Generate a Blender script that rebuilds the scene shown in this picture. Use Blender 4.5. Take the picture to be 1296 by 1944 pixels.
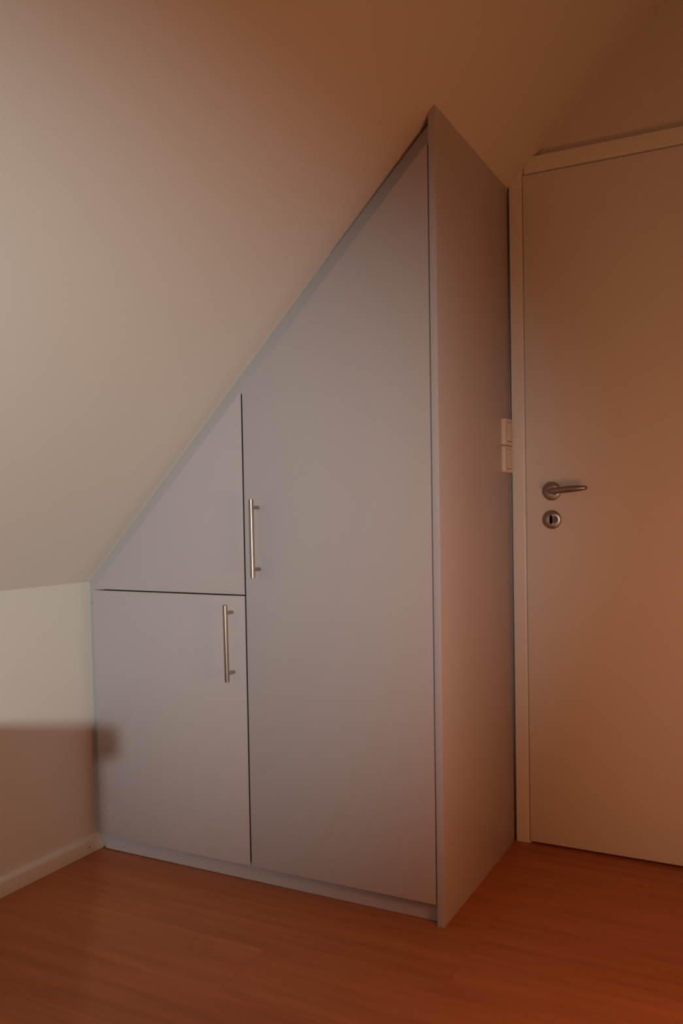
import bpy, bmesh, math, random
from mathutils import Vector, Matrix

for o in list(bpy.data.objects):
    bpy.data.objects.remove(o, do_unlink=True)
scene = bpy.context.scene
C = scene.collection
random.seed(7)

# ------------------------------------------------------------------ camera
F_PX = 1622.97                                   # focal length in pixels of the 1296x1944 frame
cam_d = bpy.data.cameras.new('camera')
cam = bpy.data.objects.new('camera', cam_d)
C.objects.link(cam)
cam_d.sensor_fit = 'VERTICAL'
cam_d.sensor_height = 36.0
cam_d.lens = F_PX / 1944 * 36.0
cam_d.clip_start = 0.02
right = Vector((0.88929312, 0.45718406, -0.01185251))
up = Vector((0.01130244, 0.00393819, 0.99992837))
fwd = Vector((-0.45719799, 0.88936338, 0.00166509))
m = Matrix((right, up, -fwd)).transposed().to_4x4()
m.translation = Vector((1.84536883, -1.9140548, 0.98780343))
cam.matrix_world = m
scene.camera = cam

# ------------------------------------------------------------------ world, exposure (a closed room lit by its two lamps)
w = bpy.data.worlds.new('world')
scene.world = w
w.use_nodes = True
w.node_tree.nodes['Background'].inputs[0].default_value = (0.9, 0.75, 0.6, 1)
w.node_tree.nodes['Background'].inputs[1].default_value = 0.0
vs = scene.view_settings
vs.view_transform = 'Standard'
vs.look = 'None'
vs.exposure = 0.0
vs.gamma = 1.0
vs.use_curve_mapping = False

SPOT_POS = (2.44, -2.814, 0.984) # reading lamp behind the camera
SPOT_AIM = (0.20, -0.84, 0.955) 
SPOT_W = 176.0 
SPOT_COL = (0.90, 1.0, 0.94) 
SPOT_CONE = 68 # full angle, sideways
SPOT_BLEND = 1.0
SPOT_SOFT = 0.020 
SPOT_FLAT = 0.64 # the head is a flat oval: beam height / width
WARM_POS = (1.99, -0.56, 0.68) # globe lamp to the right of the frame
WARM_R = 0.15
WARM_L = 11.3 
WARM_COL = (1.0, 0.37, 0.125) 

# ------------------------------------------------------------------ materials
def new_mat(name):
    mt = bpy.data.materials.new(name)
    mt.use_nodes = True
    nt = mt.node_tree
    return mt, nt, nt.nodes['Principled BSDF']

def simple(name, col, rough=0.5, metal=0.0, spec=0.5, bump=0.0, scale=200.0, stretch=(1, 1, 1), var=0.0):
    mt, nt, b = new_mat(name)
    b.inputs['Base Color'].default_value = (*col, 1)
    b.inputs['Roughness'].default_value = rough
    b.inputs['Metallic'].default_value = metal
    b.inputs['Specular IOR Level'].default_value = spec
    tc = nt.nodes.new('ShaderNodeTexCoord')
    mp = nt.nodes.new('ShaderNodeMapping')
    mp.inputs['Scale'].default_value = stretch
    nz = nt.nodes.new('ShaderNodeTexNoise')
    nz.inputs['Scale'].default_value = scale
    nz.inputs['Detail'].default_value = 4
    nt.links.new(tc.outputs['Object'], mp.inputs[0])
    nt.links.new(mp.outputs[0], nz.inputs['Vector'])
    if bump:
        bp = nt.nodes.new('ShaderNodeBump')
        bp.inputs['Strength'].default_value = bump
        bp.inputs['Distance'].default_value = 0.001
        nt.links.new(nz.outputs['Fac'], bp.inputs['Height'])
        nt.links.new(bp.outputs[0], b.inputs['Normal'])
    if var:
        mx = nt.nodes.new('ShaderNodeMixRGB')
        mx.inputs[1].default_value = (*[c * (1 - var) for c in col], 1)
        mx.inputs[2].default_value = (*[min(1, c * (1 + var)) for c in col], 1)
        nt.links.new(nz.outputs['Fac'], mx.inputs[0])
        nt.links.new(mx.outputs[0], b.inputs['Base Color'])
    return mt

M = {}
M['wall'] = simple('painted_plaster', (0.80, 0.785, 0.735), 0.75, spec=0.25, bump=0.25, scale=260, var=0.015)
M['white'] = simple('white_lacquer', (0.90, 0.89, 0.86), 0.38, spec=0.4, bump=0.03, scale=300)
M['base'] = simple('white_baseboard', (0.80, 0.76, 0.70), 0.35, spec=0.45)
M['lilac'] = simple('lilac_grey_laminate', (0.60, 0.555, 0.575), 0.42, spec=0.45, bump=0.06, scale=420, var=0.03)
M['lilac_edge'] = simple('lilac_grey_edge_band', (0.62, 0.575, 0.59), 0.35, spec=0.5)
M['strip'] = simple('lilac_grey_strip_shaded', (0.545, 0.505, 0.515), 0.45, spec=0.4, var=0.02)  # laminate tone darkened for the shade of the proud fronts on the strips
M['bead'] = simple('pale_sealant', (0.61, 0.585, 0.575), 0.5)
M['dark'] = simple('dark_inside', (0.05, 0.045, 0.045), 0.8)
M['steel'] = simple('brushed_steel', (0.42, 0.37, 0.33), 0.33, metal=1.0, bump=0.02, scale=60, stretch=(30, 30, 1))
M['plastic'] = simple('cream_plastic', (0.86, 0.76, 0.66), 0.3, spec=0.5)
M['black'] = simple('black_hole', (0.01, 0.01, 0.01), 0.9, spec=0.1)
M['nail'] = simple('dark_nail', (0.06, 0.045, 0.035), 0.6)
M['sub'] = simple('screed', (0.25, 0.2, 0.16), 0.9)
M['beech'] = simple('pale_beech', (0.55, 0.40, 0.24), 0.5, bump=0.05, scale=8, stretch=(1, 12, 12), var=0.12)
M['shade'] = simple('lamp_shade_fabric', (0.75, 0.55, 0.33), 0.8, bump=0.2, scale=300)
M['lampmetal'] = simple('lamp_metal', (0.35, 0.34, 0.33), 0.35, metal=1.0)

# radial brushed steel for the two door roses: fine rings that spread highlights sideways
mt, nt, b = new_mat('turned_steel')
b.inputs['Base Color'].default_value = (0.46, 0.41, 0.36, 1)
b.inputs['Metallic'].default_value = 1.0
b.inputs['Roughness'].default_value = 0.30
b.inputs['Anisotropic'].default_value = 0.85
tg = nt.nodes.new('ShaderNodeTangent'); tg.direction_type = 'RADIAL'; tg.axis = 'Y'
nt.links.new(tg.outputs[0], b.inputs['Tangent'])
M['turned'] = mt

# cherry laminate
mt, nt, b = new_mat('cherry_laminate')
N = nt.nodes.new; L = nt.links.new
tc = N('ShaderNodeTexCoord'); oi = N('ShaderNodeObjectInfo')
addr = N('ShaderNodeVectorMath'); addr.operation = 'ADD'
scl = N('ShaderNodeVectorMath'); scl.operation = 'SCALE'; scl.inputs['Scale'].default_value = 37.0
cmb = N('ShaderNodeCombineXYZ')
L(oi.outputs['Random'], cmb.inputs[0]); L(oi.outputs['Random'], cmb.inputs[1])
L(cmb.outputs[0], scl.inputs[0]); L(tc.outputs['Object'], addr.inputs[0]); L(scl.outputs[0], addr.inputs[1])
mp = N('ShaderNodeMapping'); mp.inputs['Scale'].default_value = (1.1, 16, 1)
L(addr.outputs[0], mp.inputs[0])
g1 = N('ShaderNodeTexNoise'); g1.inputs['Scale'].default_value = 2.2; g1.inputs['Detail'].default_value = 6; g1.inputs['Roughness'].default_value = 0.55
L(mp.outputs[0], g1.inputs['Vector'])
mp2 = N('ShaderNodeMapping'); mp2.inputs['Scale'].default_value = (4, 110, 1)
L(addr.outputs[0], mp2.inputs[0])
g2 = N('ShaderNodeTexNoise'); g2.inputs['Scale'].default_value = 3; g2.inputs['Detail'].default_value = 3
L(mp2.outputs[0], g2.inputs['Vector'])
# three printed strips per board
br = N('ShaderNodeTexBrick'); br.offset = 0.37; br.offset_frequency = 2
br.inputs['Color1'].default_value = (0.30, 0.30, 0.30, 1); br.inputs['Color2'].default_value = (0.80, 0.80, 0.80, 1)
br.inputs['Mortar'].default_value = (0.2, 0.2, 0.2, 1)
br.inputs['Scale'].default_value = 1.0; br.inputs['Mortar Size'].default_value = 0.0
br.inputs['Brick Width'].default_value = 0.43; br.inputs['Row Height'].default_value = 0.0634
mp3 = N('ShaderNodeMapping'); mp3.inputs['Location'].default_value = (0.0, 0.095, 0)
L(tc.outputs['Object'], mp3.inputs[0]); L(mp3.outputs[0], br.inputs['Vector'])
def math_(op, a, bb):
    n = N('ShaderNodeMath'); n.operation = op
    for i, v in enumerate((a, bb)):
        if isinstance(v, (int, float)): n.inputs[i].default_value = v
        else: L(v, n.inputs[i])
    return n.outputs[0]
fac = math_('ADD', math_('MULTIPLY', g1.outputs['Fac'], 0.70), math_('MULTIPLY', g2.outputs['Fac'], 0.16))
fac = math_('ADD', fac, math_('MULTIPLY', br.outputs['Color'], 0.16))
fac = math_('ADD', fac, math_('MULTIPLY', oi.outputs['Random'], 0.10))
rp = N('ShaderNodeValToRGB')
rp.color_ramp.elements[0].position = 0.30; rp.color_ramp.elements[0].color = (0.33, 0.104, 0.036, 1)
rp.color_ramp.elements[1].position = 0.78; rp.color_ramp.elements[1].color = (0.55, 0.190, 0.070, 1)
L(fac, rp.inputs[0]); L(rp.outputs[0], b.inputs['Base Color'])
b.inputs['Roughness'].default_value = 0.36
b.inputs['Specular IOR Level'].default_value = 0.22
bmp = N('ShaderNodeBump'); bmp.inputs['Strength'].default_value = 0.05; bmp.inputs['Distance'].default_value = 0.001
L(g2.outputs['Fac'], bmp.inputs['Height']); L(bmp.outputs[0], b.inputs['Normal'])
M['floor'] = mt

# ------------------------------------------------------------------ mesh helpers (world coordinates)
def bm_new():
    return bmesh.new()

def prism(bm, poly, a0, a1, axis='y'):
    """extrude polygon; axis y: poly is (x,z); axis x: poly is (y,z); axis z: poly is (x,y)"""
    def mk(p, a):
        if axis == 'y': return (p[0], a, p[1])
        if axis == 'x': return (a, p[0], p[1])
        return (p[0], p[1], a)
    v0 = [bm.verts.new(mk(p, a0)) for p in poly]
    v1 = [bm.verts.new(mk(p, a1)) for p in poly]
    n = len(poly)
    bm.faces.new(v0); bm.faces.new(list(reversed(v1)))
    for i in range(n):
        bm.faces.new((v0[i], v1[i], v1[(i + 1) % n], v0[(i + 1) % n]))
    return bm

def box(bm, x0, x1, y0, y1, z0, z1):
    return prism(bm, [(x0, z0), (x1, z0), (x1, z1), (x0, z1)], y0, y1)

def bevel(bm, off, seg=2):
    bmesh.ops.recalc_face_normals(bm, faces=bm.faces)
    bmesh.ops.bevel(bm, geom=list(bm.edges), offset=off, segments=seg, profile=0.5, affect='EDGES', clamp_overlap=True)
    return bm

def frame_of(d):
    d = d.normalized()
    a = Vector((0, 0, 1)) if abs(d.z) < 0.9 else Vector((1, 0, 0))
    u = d.cross(a).normalized(); v = d.cross(u).normalized()
    return u, v

def tube(bm, pts, radii, seg=20, squash=1.0, caps=True):
    """swept round tube through pts; squash scales the second axis"""
    rings = []
    for i, p in enumerate(pts):
        p = Vector(p)
        d = (Vector(pts[min(i + 1, len(pts) - 1)]) - Vector(pts[max(i - 1, 0)]))
        u, v = frame_of(d)
        r = radii[i] if isinstance(radii, (list, tuple)) else radii
        rings.append([bm.verts.new(p + (u * math.cos(t) + v * math.sin(t) * squash) * r)
                      for t in [2 * math.pi * k / seg for k in range(seg)]])
    for a, b_ in zip(rings, rings[1:]):
        for k in range(seg):
            bm.faces.new((a[k], a[(k + 1) % seg], b_[(k + 1) % seg], b_[k]))
    if caps:
        bm.faces.new(rings[0]); bm.faces.new(list(reversed(rings[-1])))
    return bm

def lathe(bm, c, prof, axis='z', seg=48, sign=1):
    """prof: (radius, height) list turned about an axis through c"""
    c = Vector(c); rings = []
    for r, h in prof:
        ring = []
        for k in range(seg):
            t = 2 * math.pi * k / seg
            if axis == 'z': q = (r * math.cos(t), r * math.sin(t), h)
            else: q = (r * math.cos(t), h * sign, r * math.sin(t))
            ring.append(bm.verts.new(c + Vector(q)))
        rings.append(ring)
    for a, b_ in zip(rings, rings[1:]):
        for k in range(seg):
            bm.faces.new((a[k], a[(k + 1) % seg], b_[(k + 1) % seg], b_[k]))
    bm.faces.new(rings[0]); bm.faces.new(list(reversed(rings[-1])))
    return bm

ROOT = {}
def root_of(o):
    while o.parent: o = o.parent
    return o

def obj(name, bm, mat, parent=None, smooth=False, label=None):
    bmesh.ops.recalc_face_normals(bm, faces=bm.faces)
    me = bpy.data.meshes.new(name)
    if parent is not None:
        off = root_of(parent)['_loc']
        bmesh.ops.translate(bm, verts=bm.verts, vec=-Vector(off))
    bm.to_mesh(me); bm.free()
    me.materials.append(mat)
    if smooth:
        for p in me.polygons: p.use_smooth = True
        try: me.set_sharp_from_angle(angle=math.radians(38))
        except Exception: pass
    o = bpy.data.objects.new(name, me)
    C.objects.link(o)
    if parent is not None: o.parent = parent
    else: o['_loc'] = (0.0, 0.0, 0.0)
    if label: o['label'] = label
    return o

def thing(name, label, cat=None, loc=(0, 0, 0), group=None, kind=None):
    o = bpy.data.objects.new(name, None)
    C.objects.link(o)
    o.location = loc
    o['_loc'] = tuple(float(v) for v in loc)
    o['label'] = label
    if cat: o['category'] = cat
    if group: o['group'] = group
    if kind: o['kind'] = kind
    return o

def struct(name, bm, mat, label, cat, smooth=False):
    o = obj(name, bm, mat, None, smooth, label)
    o['kind'] = 'structure'
    o['category'] = cat
    return o

# ------------------------------------------------------------------ dimensions (metres)
W = 1.1238            # right face of the wardrobe side panel
D = 0.6011            # its depth
ZK = 0.7923           # height of the knee wall
S = 1.0391            # slope of the roof, rise per metre of x
LEAN = 0.0249         # the knee wall leans a little
T = 0.0183            # board thickness
YB = 0.624            # plane of the door wall
XR, YF = 3.60, -4.10  # right wall, wall behind the camera
ZC = 2.45             # flat ceiling
def slope(x): return ZK + S * x
def xk(z): return LEAN * (ZK - z)
XS = (ZC - ZK) / S

# ------------------------------------------------------------------ room shell
fl = struct('floor', box(bm_new(), -0.05, XR + 0.05, YF - 0.05, YB + 0.16, -0.12, -0.0085), M['sub'],
            'floor of reddish cherry laminate boards', 'floor')

bm = bm_new()
prism(bm, [(xk(0), -0.0085), (0.0, ZK), (-0.12, ZK), (-0.12, -0.0085)], YF, YB)
struct('wall_left', bm, M['wall'], 'low cream knee wall under the sloping ceiling', 'wall')

bm = bm_new()
nx, nz_ = -S / math.hypot(1, S), 1 / math.hypot(1, S)
prism(bm, [(-0.12, ZK), (0.0, ZK), (XS, ZC), (XR, ZC), (XR, ZC + 0.12), (XS - 0.05, ZC + 0.12), (-0.12, ZK + 0.05)], YF, YB + 0.12)
ceil = struct('ceiling', bm, M['wall'], 'cream sloping attic ceiling rising from the knee wall', 'ceiling')
ceil['_loc'] = (0.0, 0.0, 0.0)

OX0, OX1, OZ = 1.160, 2.042, 1.996       # door opening
bm = bm_new()
prism(bm, [(-0.12, -0.0085), (OX0, -0.0085), (OX0, slope(OX0)), (0, ZK), (-0.12, ZK)], YB, YB + 0.12)
prism(bm, [(OX0, OZ), (OX1, OZ), (OX1, ZC), (XS, ZC), (OX0, slope(OX0))], YB, YB + 0.12)
prism(bm, [(OX1, -0.0085), (XR, -0.0085), (XR, ZC), (OX1, ZC)], YB, YB + 0.12)
struct('wall_back', bm, M['wall'], 'cream wall that holds the white door', 'wall')
struct('wall_right', box(bm_new(), XR, XR + 0.12, YF, YB + 0.12, -0.0085, ZC + 0.12), M['wall'],
       'cream wall facing the knee wall', 'wall')
bm = bm_new()
prism(bm, [(-0.12, -0.0085), (XR + 0.12, -0.0085), (XR + 0.12, ZC), (XS, ZC), (0, ZK), (-0.12, ZK)], YF - 0.12, YF)
struct('wall_front', bm, M['wall'], 'cream gable wall facing the door', 'wall')

# laminate boards, each one a piece of the floor
BW, BL = 0.1900, 1.285
y_edge = -0.082                                    # one long joint measured in the photograph
row = 0
ys = []
yy = y_edge
while yy < YB + 0.10: yy += BW
while yy > YF:
    ys.append((max(yy - BW, YF), min(yy, YB + 0.10))); yy -= BW
for i, (ya, yb_) in enumerate(ys):
    if abs(yb_ - y_edge) < 0.01: x0 = 1.212        # board end visible below the wardrobe corner
    else: x0 = 1.212 + (0.44 * (i - 4) + random.uniform(-0.05, 0.05))
    while x0 > 0.03: x0 -= BL
    xa = x0
    while xa < XR:
        a, b_ = max(xa, 0.024), min(xa + BL, XR)
        xa += BL
        if b_ - a < 0.02: continue
        bm = bm_new()
        cx, cy = (a + b_) / 2, (ya + yb_) / 2
        hx, hy = (b_ - a) / 2 - 0.00008, (yb_ - ya) / 2 - 0.00008
        # top face with a fine eased edge
        e = 0.0004
        lo = [bm.verts.new(v) for v in ((-hx, -hy, -0.0088), (hx, -hy, -0.0088), (hx, hy, -0.0088), (-hx, hy, -0.0088))]
        md = [bm.verts.new(v) for v in ((-hx, -hy, -e), (hx, -hy, -e), (hx, hy, -e), (-hx, hy, -e))]
        tp = [bm.verts.new(v) for v in ((-hx + e, -hy + e, 0), (hx - e, -hy + e, 0), (hx - e, hy - e, 0), (-hx + e, hy - e, 0))]
        for k in range(4):
            q = (k + 1) % 4
            bm.faces.new((lo[k], lo[q], md[q], md[k])); bm.faces.new((md[k], md[q], tp[q], tp[k]))
        bm.faces.new(tp); bm.faces.new(list(reversed(lo)))
        bmesh.ops.recalc_face_normals(bm, faces=bm.faces)
        me = bpy.data.meshes.new('floor_board'); bm.to_mesh(me); bm.free(); me.materials.append(M['floor'])
        o = bpy.data.objects.new('floor_board', me); C.objects.link(o)
        o.location = (cx, cy, 0); o.parent = fl

# knee wall baseboard with a rounded top, and the nail in it
bx0 = xk(0)
bb = [(bx0, 0.0), (bx0 + 0.0150, 0.0), (bx0 + 0.0150, 0.036), (bx0 + 0.0135, 0.0405), (bx0 + 0.0095, 0.0445),
      (bx0 + 0.004, 0.0465), (bx0 - 0.002, 0.047), (bx0 - 0.002, 0.0)]
bo = struct('baseboard_left', prism(bm_new(), bb, YF, 0.0305), M['base'], 'white rounded baseboard along the knee wall', 'baseboard', True)
bm = bm_new()
tube(bm, [(bx0 + 0.0149, -0.030, 0.0205), (bx0 + 0.0157, -0.030, 0.0205)], 0.0021, 10)
obj('nail_head', bm, M['nail'], bo, label='dark nail head')
bo2 = []
for nm, x0, x1, y0, y1, lab in (('baseboard_right', XR - 0.015, XR, YF, YB, 'white baseboard along the wall facing the knee wall'),
                                ('baseboard_front', 0.04, XR - 0.015, YF, YF + 0.015, 'white baseboard along the gable wall'),
                                ('baseboard_back', 2.105, XR - 0.015, YB - 0.015, YB, 'white baseboard beside the door')):
    struct(nm, bevel(box(bm_new(), x0, x1, y0, y1, 0.0, 0.047), 0.004), M['base'], lab, 'baseboard', True)

# small scuff on the slope above the knee wall
sx, sy = 0.0309, -0.0445
bm = bm_new()
u_ = Vector((1, 0, S)).normalized(); n_ = Vector((S, 0, -1)).normalized(); v_ = Vector((0, 1, 0))
c_ = Vector((sx, sy, slope(sx)))
for (du, dv, r) in ((0, 0, 0.0022), (0.003, 0.004, 0.0013), (-0.002, -0.003, 0.001)):
    ring = [bm.verts.new(c_ + u_ * (du + r * math.cos(t)) + v_ * (dv + r * 1.5 * math.sin(t)) - n_ * 0.0004) for t in [k * math.pi / 5 for k in range(10)]]
    top = bm.verts.new(c_ + u_ * du + v_ * dv + n_ * 0.0006)
    for k in range(10): bm.faces.new((ring[k], ring[(k + 1) % 10], top))
obj('scuff_mark', bm, simple('scuff', (0.40, 0.30, 0.22), 0.8), ceil, label='small dark scuff')

# ------------------------------------------------------------------ the door in the back wall
dr = thing('door_1', 'white flush door with steel lever handle and white frame', 'door', (1.60, YB, 0), kind='structure')
XL, XLR = 1.1723, 2.032                          # leaf edges
YC = 0.6035                                      # casing front
YLF = 0.5985                                     # leaf front
ZT = 2.040                                       # casing top
def casing_profile(x_out, x_in, sgn):
    """plan profile (x,y) with a soft inner edge"""
    p = [(x_out, YB + 0.001), (x_out, YC + 0.001), (x_out + sgn * 0.001, YC)]
    R_ = 0.013
    cx = x_in - sgn * R_
    for k in range(7):
        t = k / 6 * math.pi / 2
        p.append((cx + sgn * R_ * math.sin(t), YC + R_ - R_ * math.cos(t)))
    p.append((x_in, YB + 0.001))
    return p
def clip_slope(bm, eps=0.0):
    """cut away what would poke through the sloping ceiling"""
    n = Vector((-S, 0, 1)).normalized()
    g = list(bm.verts) + list(bm.edges) + list(bm.faces)
    r = bmesh.ops.bisect_plane(bm, geom=g, plane_co=(0, 0, ZK - eps), plane_no=n, clear_outer=True)
    ed = [e for e in r['geom_cut'] if isinstance(e, bmesh.types.BMEdge)]
    if ed: bmesh.ops.contextual_create(bm, geom=ed)
    return bm
bm = prism(bm_new(), casing_profile(W + 0.0048, 1.1735, 1), 0.0, 2.03, 'z')
obj('casing', clip_slope(bm), M['white'], dr, True)
bm = prism(bm_new(), casing_profile(2.106, 2.0305, -1), 0.0, 1.9865, 'z')
obj('casing', bm, M['white'], dr, True)
prof = [(YB + 0.001, ZT), (YC + 0.001, ZT), (YC, ZT - 0.001)]
for k in range(7):
    t = k / 6 * math.pi / 2
    prof.append((YC + 0.013 - 0.013 * math.cos(t), 1.9870 + 0.013 - 0.013 * math.sin(t)))
prof.append((YB + 0.001, 1.9870))
bm = prism(bm_new(), prof, 1.1745, 2.106, 'x')
obj('casing', clip_slope(bm), M['white'], dr, True)
# lining inside the opening
bm = bm_new()
box(bm, OX0 - 0.001, OX0 + 0.02, YB - 0.001, YB + 0.12, 0.0, OZ - 0.02)
box(bm, OX1 - 0.02, OX1 + 0.001, YB - 0.001, YB + 0.12, 0.0, OZ - 0.02)
box(bm, OX0 - 0.001, OX1 + 0.001, YB - 0.001, YB + 0.12, OZ - 0.02, OZ + 0.001)
box(bm, OX0 + 0.02, OX1 - 0.02, YB + 0.045, YB + 0.06, 0.0, 0.006)
obj('frame_lining', bm, M['white'], dr)
bm = bm_new()
box(bm, XL, XLR, YLF, YLF + 0.024, 0.0075, 1.985)
bevel(bm, 0.0015, 2)
box(bm, XL + 0.016, XLR - 0.016, YLF + 0.0235, YLF + 0.04, 0.0075, 1.970)
leaf = obj('leaf', bm, M['white'], dr, True)

rose = [(0.0, 0.0), (0.0275, 0.0), (0.0278, 0.0035), (0.0270, 0.0058), (0.0250, 0.0072), (0.0120, 0.0082), (0.0, 0.0084)]
HX, HZ = 1.2480, 1.0460
KX, KZ = 1.2475, 0.9625
def rosette(cx, cz):
    bm = lathe(bm_new(), (cx, YLF + 0.0004, cz), [(max(r, 1e-4), -h) for r, h in rose], 'y')
    tube(bm, [(cx, YLF - 0.003, cz - 0.0270), (cx, YLF - 0.003, cz - 0.0296)], 0.0022, 10)   # grub screw lug
    return bm
ho = obj('handle_rosette', rosette(HX, HZ), M['turned'], leaf, True, label='round steel rose behind the lever')
bm = bm_new()
YH = YLF - 0.050
tube(bm, [(HX, YLF - 0.006, HZ), (HX, YLF - 0.020, HZ), (HX + 0.001, YLF - 0.034, HZ), (HX + 0.005, YLF - 0.044, HZ), (HX + 0.013, YH, HZ),
          (HX + 0.026, YH - 0.001, HZ + 0.0002), (HX + 0.045, YH - 0.001, HZ + 0.002), (HX + 0.065, YH, HZ + 0.0038),
          (HX + 0.085, YH + 0.001, HZ + 0.0052), (HX + 0.100, YH + 0.002, HZ + 0.0060), (HX + 0.1085, YH + 0.003, HZ + 0.0064), (HX + 0.1110, YH + 0.003, HZ + 0.0065)],
     [0.0105, 0.0100, 0.0100, 0.0100, 0.0098, 0.0095, 0.0103, 0.0104, 0.0092, 0.0074, 0.0056, 0.0030], 24)
obj('lever_handle', bm, M['steel'], leaf, True, label='tapered steel lever')
ko = obj('key_rosette', rosette(KX, KZ), M['turned'], leaf, True, label='round steel rose with keyhole')
bm = bm_new()
pl = []
for k in range(13):
    t = math.pi * k / 12
    pl.append((KX - 0.0012 + 0.0043 * math.cos(t), KZ + 0.0082 + 0.0043 * math.sin(t)))
for k in range(13):
    t = math.pi + math.pi * k / 12
    pl.append((KX - 0.0012 + 0.0043 * math.cos(t), KZ - 0.0082 + 0.0043 * math.sin(t)))
prism(bm, pl, YLF - 0.0090, YLF - 0.002)
obj('keyhole', bm, M['black'], leaf, label='black keyhole')
for hz in (0.25, 1.74):
    bm = bm_new()
    tube(bm, [(XLR + 0.006, YLF - 0.004, hz - 0.04), (XLR + 0.006, YLF - 0.004, hz + 0.04)], 0.0075, 16)
    obj('hinge', bm, M['steel'], dr, True)

# ------------------------------------------------------------------ the wardrobe
wd = thing('wardrobe', 'lilac-grey built-in wardrobe cut to the sloping ceiling, three fronts and steel bar handles',
           'wardrobe', (0.56, 0.30, 0))
SX0 = W - T
g = 0.0012
# side panel, shaped to the slope
bm = bm_new()
prism(bm, [(SX0, 0.0), (W, 0.0), (W, slope(W) - g), (SX0, slope(SX0) - g)], 0.0, D - 0.003)
obj('side_panel', bevel(bm, 0.0009), M['lilac_edge'], wd, True)
# carcass: inner boards just behind the fronts
bm = bm_new()
ci = 0.028
prism(bm, [(xk(0) + 0.025, 0.06), (xk(0) + 0.041, 0.06), (0.046, slope(0.03) - 0.030), (0.030, slope(0.03) - 0.030)], ci, D)
prism(bm, [(0.5685, 0.06), (0.5865, 0.06), (0.5725, slope(0.55) - 0.03), (0.5545, slope(0.55) - 0.03)], 0.065, D - 0.002)
box(bm, xk(0) + 0.03, SX0, ci, D, 0.052, 0.068)
box(bm, 0.035, 0.575, ci, D, 0.757, 0.775)
prism(bm, [(0.03, slope(0.03) - 0.045), (SX0, slope(SX0) - 0.045), (SX0, slope(SX0) - 0.022), (0.03, slope(0.03) - 0.022)], ci, D)
prism(bm, [(xk(0) + 0.03, 0.06), (SX0, 0.06), (SX0, slope(SX0) - 0.03), (0.03, slope(0.03) - 0.03)], D - 0.012, D - 0.002)
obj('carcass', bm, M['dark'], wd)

# fronts: gap lines follow the measured joints
def xg(z): return 0.577 - (z - 0.05) / (1.33 - 0.05) * 0.0135         # joint between small and tall fronts
def xl(z): return 0.0525 - (z - 0.05) / (0.77 - 0.05) * 0.0225        # left edge, scribed along the wall
GAP = 0.0027
DT = 0.0185
ZB = 0.0505
def fs(x):                                                            # sloping edge of the fronts
    return slope(x) - 0.053 - 0.012 * x
ZG0, ZG1 = 0.7695, 0.7735
def front(poly): 
    return bevel(prism(bm_new(), poly, 0.0, DT), 0.0004)
xr = SX0 - 0.0034
tall = obj('door', front([(xg(ZB) + GAP, ZB), (xr, ZB), (xr, fs(xr)), (xg(1.33) + GAP, fs(xg(1.33) + GAP))]), M['lilac'], wd, True)
low = obj('door', front([(xl(ZB), ZB), (xg(ZB) - GAP, ZB), (xg(ZG0) - GAP, ZG0), (xl(ZG0), ZG0)]), M['lilac'], wd, True)
xs0 = 0.033
upf = obj('door', front([(xs0 + 0.001, ZG1), (xg(ZG1) - GAP, ZG1), (xg(1.33) - GAP, fs(xg(1.33) - GAP)), (xs0 + 0.003, fs(xs0 + 0.003))]),
          M['lilac'], wd, True, label='lilac-grey triangular front without handle')

# black strip added inside the joint of the fronts, standing in for its shade
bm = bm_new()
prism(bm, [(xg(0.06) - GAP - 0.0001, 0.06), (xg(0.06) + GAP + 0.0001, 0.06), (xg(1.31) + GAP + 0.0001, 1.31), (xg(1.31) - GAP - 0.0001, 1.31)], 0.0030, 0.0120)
obj('joint_shade', bm, M['black'], wd, label='black strip standing in for the shade in the joint')

# trim strips between fronts and wall / ceiling
YS0, YS1 = 0.0195, 0.030
def st(x):                                     # upper edge of the slope strip; opens a narrow gap towards the tip
    k = max(0.0, (x - 0.70) / 0.40)
    return slope(x) - 0.0024 - 0.0085 * k * k
xm = 0.0035
nseg = 12
xsn = [xm + (SX0 - xm) * k / nseg for k in range(nseg + 1)]
poly = [(x, st(x)) for x in xsn] + [(SX0, slope(SX0) - 0.085), (0.05, slope(0.05) - 0.072), (0.05, 0.745), (xm + 0.0012, 0.728)]
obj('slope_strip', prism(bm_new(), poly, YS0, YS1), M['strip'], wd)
poly = [(xk(0.0475) + 0.003, 0.0475), (0.072, 0.0475), (0.05, 0.7435), (xm + 0.0016, 0.7265)]
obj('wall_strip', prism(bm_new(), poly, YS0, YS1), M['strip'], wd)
# pale sealant line along both strips
bm = bm_new()
for a, b_ in zip(xsn[:-4], xsn[1:-3]):
    prism(bm, [(a - 0.001, st(a) - 0.002), (b_ - 0.001, st(b_) - 0.002), (b_ - 0.001, slope(b_) + 0.0005), (a - 0.001, slope(a) + 0.0005)], YS0 - 0.0016, YS0 + 0.004)
prism(bm, [(xk(0.047) - 0.001, 0.047), (xk(0.047) + 0.0036, 0.047), (0.0034, ZK + 0.002), (-0.0005, ZK)], YS0 - 0.0016, YS0 + 0.004)
obj('sealant_line', bm, M['bead'], wd, label='thin pale sealant line')
# plinth
bm = bm_new()
prism(bm, [(0.047, 0.0015), (SX0 + 0.0005, 0.0003), (SX0 + 0.0005, 0.058), (0.047, 0.058)], 0.0230, 0.0390)
obj('plinth', bevel(bm, 0.0005, 1), M['lilac'], wd, True)
bm = bm_new()
prism(bm, [(bx0 + 0.0145, 0.004), (0.0465, 0.004), (0.0465, 0.058), (bx0 + 0.0145, 0.058)], 0.0300, 0.0390)
obj('plinth_end', bm, M['lilac'], wd)

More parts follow.
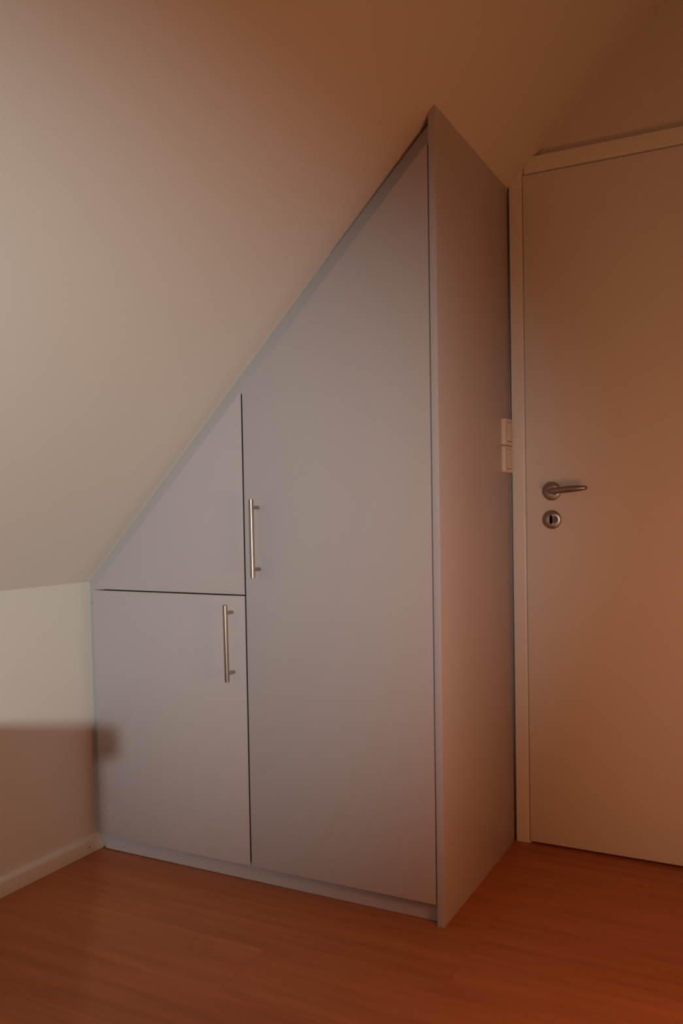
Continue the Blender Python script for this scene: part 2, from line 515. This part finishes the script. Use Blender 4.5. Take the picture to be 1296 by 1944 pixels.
# bar handles (bar plus two posts each)
def bar_handle(x0, x1, z0, z1, door):
    yb = -0.0335
    bm = bm_new()
    e = 0.0006
    tube(bm, [(x0, yb, z0), (x0, yb, z0 - e), (x1, yb, z1 + e), (x1, yb, z1)], [0.0060, 0.0066, 0.0066, 0.0060], 24)
    for f in (0.105, 0.895):
        xx = x0 + (x1 - x0) * f; zz = z0 + (z1 - z0) * f
        tube(bm, [(xx, yb, zz), (xx, 0.0015, zz)], 0.0050, 16)
    return obj('handle', bm, M['steel'], door, True, label='brushed steel bar handle')
bar_handle(0.6125, 0.6155, 1.0275, 0.8215, tall)
bar_handle(0.5262, 0.5310, 0.7465, 0.5430, low)

# ------------------------------------------------------------------ light switches on the wardrobe side
def light_switch(zc, label, dep, up_open):
    t = thing('light_switch', label, 'light switch', (W, 0.553, zc))
    y0, y1 = 0.5145, 0.5915
    h = 0.0392
    bm = bm_new()
    r = 0.007
    pts = []
    for (cy, cz, a0) in ((y1 - r, zc + h - r, 0), (y0 + r, zc + h - r, 90), (y0 + r, zc - h + r, 180), (y1 - r, zc - h + r, 270)):
        for k in range(6):
            a = math.radians(a0 + 18 * k)
            pts.append((cy + r * math.cos(a), cz + r * math.sin(a)))
    prism(bm, pts, W - 0.0004, W + dep, 'x')
    bmesh.ops.recalc_face_normals(bm, faces=bm.faces)
    ed = [e for e in bm.edges if all(v.co.x > W + dep - 1e-5 for v in e.verts)]
    bmesh.ops.bevel(bm, geom=ed, offset=0.0028, segments=3, profile=0.5, affect='EDGES')
    fr = obj('frame', bm, M['plastic'], t, True)
    # shadow joint round the rocker, then the tilted rocker itself
    bm = bm_new()
    box(bm, W + dep - 0.003, W + dep + 0.0003, y0 + 0.0125, y1 - 0.0125, zc - 0.0285, zc + 0.0285)
    obj('rocker_joint', bm, M['nail'], t)
    bm = bm_new()
    a = 0.0010 if up_open else 0.0034
    b2 = 0.0034 if up_open else 0.0010
    yy0, yy1, zz = y0 + 0.0132, y1 - 0.0132, 0.0272
    prism(bm, [(W + dep - 0.002, zc - zz), (W + dep + b2, zc - zz), (W + dep + (a + b2) / 2 - 0.0006, zc), (W + dep + a, zc + zz), (W + dep - 0.002, zc + zz)], yy0, yy1)
    obj('rocker', bevel(bm, 0.0006, 2), M['plastic'], t, True)
light_switch(1.2215, 'cream rocker light switch on the wardrobe side, upper of the pair', 0.0120, True)
light_switch(1.1415, 'cream rocker light switch on the wardrobe side, lower of the pair', 0.0105, False)

# ------------------------------------------------------------------ furniture behind and beside the camera
sb = thing('sideboard', 'low beech sideboard with overhanging top standing across the knee wall', 'sideboard', (0.75, -1.83, 0))
TX, TY = 1.4214, -1.612 
obj('body', bevel(box(bm_new(), 0.12, TX, TY - 0.42, TY, 0.0, 0.683), 0.002), M['beech'], sb, True)
obj('top', bevel(box(bm_new(), 0.09, TX + 0.0215, TY - 0.44, TY + 0.012, 0.682, 0.721), 0.003), M['beech'], sb, True)
for i in range(3):
    xa = 0.14 + i * 0.42
    dd = obj('drawer', bevel(box(bm_new(), xa, xa + 0.41, TY - 0.438, TY - 0.419, 0.03, 0.655), 0.002), M['beech'], sb, True)
    bm = lathe(bm_new(), (xa + 0.205, TY - 0.438, 0.56), [(0.006, 0.0), (0.006, -0.012), (0.014, -0.016), (0.014, -0.024), (0.008, -0.027)], 'y', 20)
    obj('knob', bm, M['steel'], dd, True)

# reading lamp: slim post with a swivelling spot head
sp = Vector(SPOT_POS); aim = (Vector(SPOT_AIM) - sp).normalized()
rl = thing('reading_lamp', 'slim metal reading lamp with a swivelling spot head', 'floor lamp', (sp.x + 0.16, sp.y - 0.10, 0))
bx, by = sp.x + 0.16, sp.y - 0.10
obj('base', lathe(bm_new(), (bx, by, 0), [(0.13, 0.0), (0.13, 0.012), (0.12, 0.018), (0.015, 0.024)], 'z'), M['lampmetal'], rl, True)
bm = bm_new(); back = sp - aim * 0.13
tube(bm, [(bx, by, 0.015), (bx, by, sp.z - 0.10), (bx, by, sp.z - 0.02), tuple(back)], 0.009, 14)
obj('post', bm, M['lampmetal'], rl, True)
bm = bm_new()
hp = [sp - aim * 0.14, sp - aim * 0.12, sp - aim * 0.06, sp - aim * 0.035]
hr = [0.02, 0.034, 0.048, 0.058]
tube(bm, [tuple(p) for p in hp], hr, 28, caps=False)
sh = obj('spot_head', bm, M['lampmetal'], rl, True)
ld = bpy.data.lights.new('reading_lamp_beam', 'SPOT')
ld.energy = SPOT_W; ld.color = SPOT_COL; ld.spot_size = math.radians(SPOT_CONE); ld.spot_blend = SPOT_BLEND; ld.shadow_soft_size = SPOT_SOFT
lo_ = bpy.data.objects.new('reading_lamp_beam', ld); C.objects.link(lo_)
lo_.location = sp; lo_.rotation_euler = aim.to_track_quat('-Z', 'Y').to_euler(); lo_.scale = (1, SPOT_FLAT, 1)

# globe lamp with a warm glow
wp = Vector(WARM_POS)
wl = thing('globe_lamp', 'low floor lamp with a glowing warm glass globe in front of the door', 'floor lamp', (wp.x, wp.y, 0))
obj('base', lathe(bm_new(), (wp.x, wp.y, 0), [(0.13, 0.0), (0.13, 0.015), (0.12, 0.022), (0.014, 0.03)], 'z'), M['lampmetal'], wl, True)
obj('pole', tube(bm_new(), [(wp.x, wp.y, 0.02), (wp.x, wp.y, wp.z - WARM_R + 0.01)], 0.010, 14), M['lampmetal'], wl, True)
obj('collar', lathe(bm_new(), (wp.x, wp.y, wp.z - WARM_R - 0.02), [(0.02, 0.0), (0.055, 0.012), (0.055, 0.030), (0.03, 0.034)], 'z', 24), M['lampmetal'], wl, True)
mt, nt, b = new_mat('glowing_globe')
b.inputs['Base Color'].default_value = (0.9, 0.85, 0.75, 1)
b.inputs['Emission Color'].default_value = (*WARM_COL, 1)
b.inputs['Emission Strength'].default_value = WARM_L
bm = bm_new()
bmesh.ops.create_uvsphere(bm, u_segments=32, v_segments=20, radius=WARM_R)
bmesh.ops.translate(bm, verts=bm.verts, vec=wp)
obj('globe', bm, mt, wl, True, label='glowing warm globe')

for o in bpy.data.objects:
    if '_loc' in o: del o['_loc']
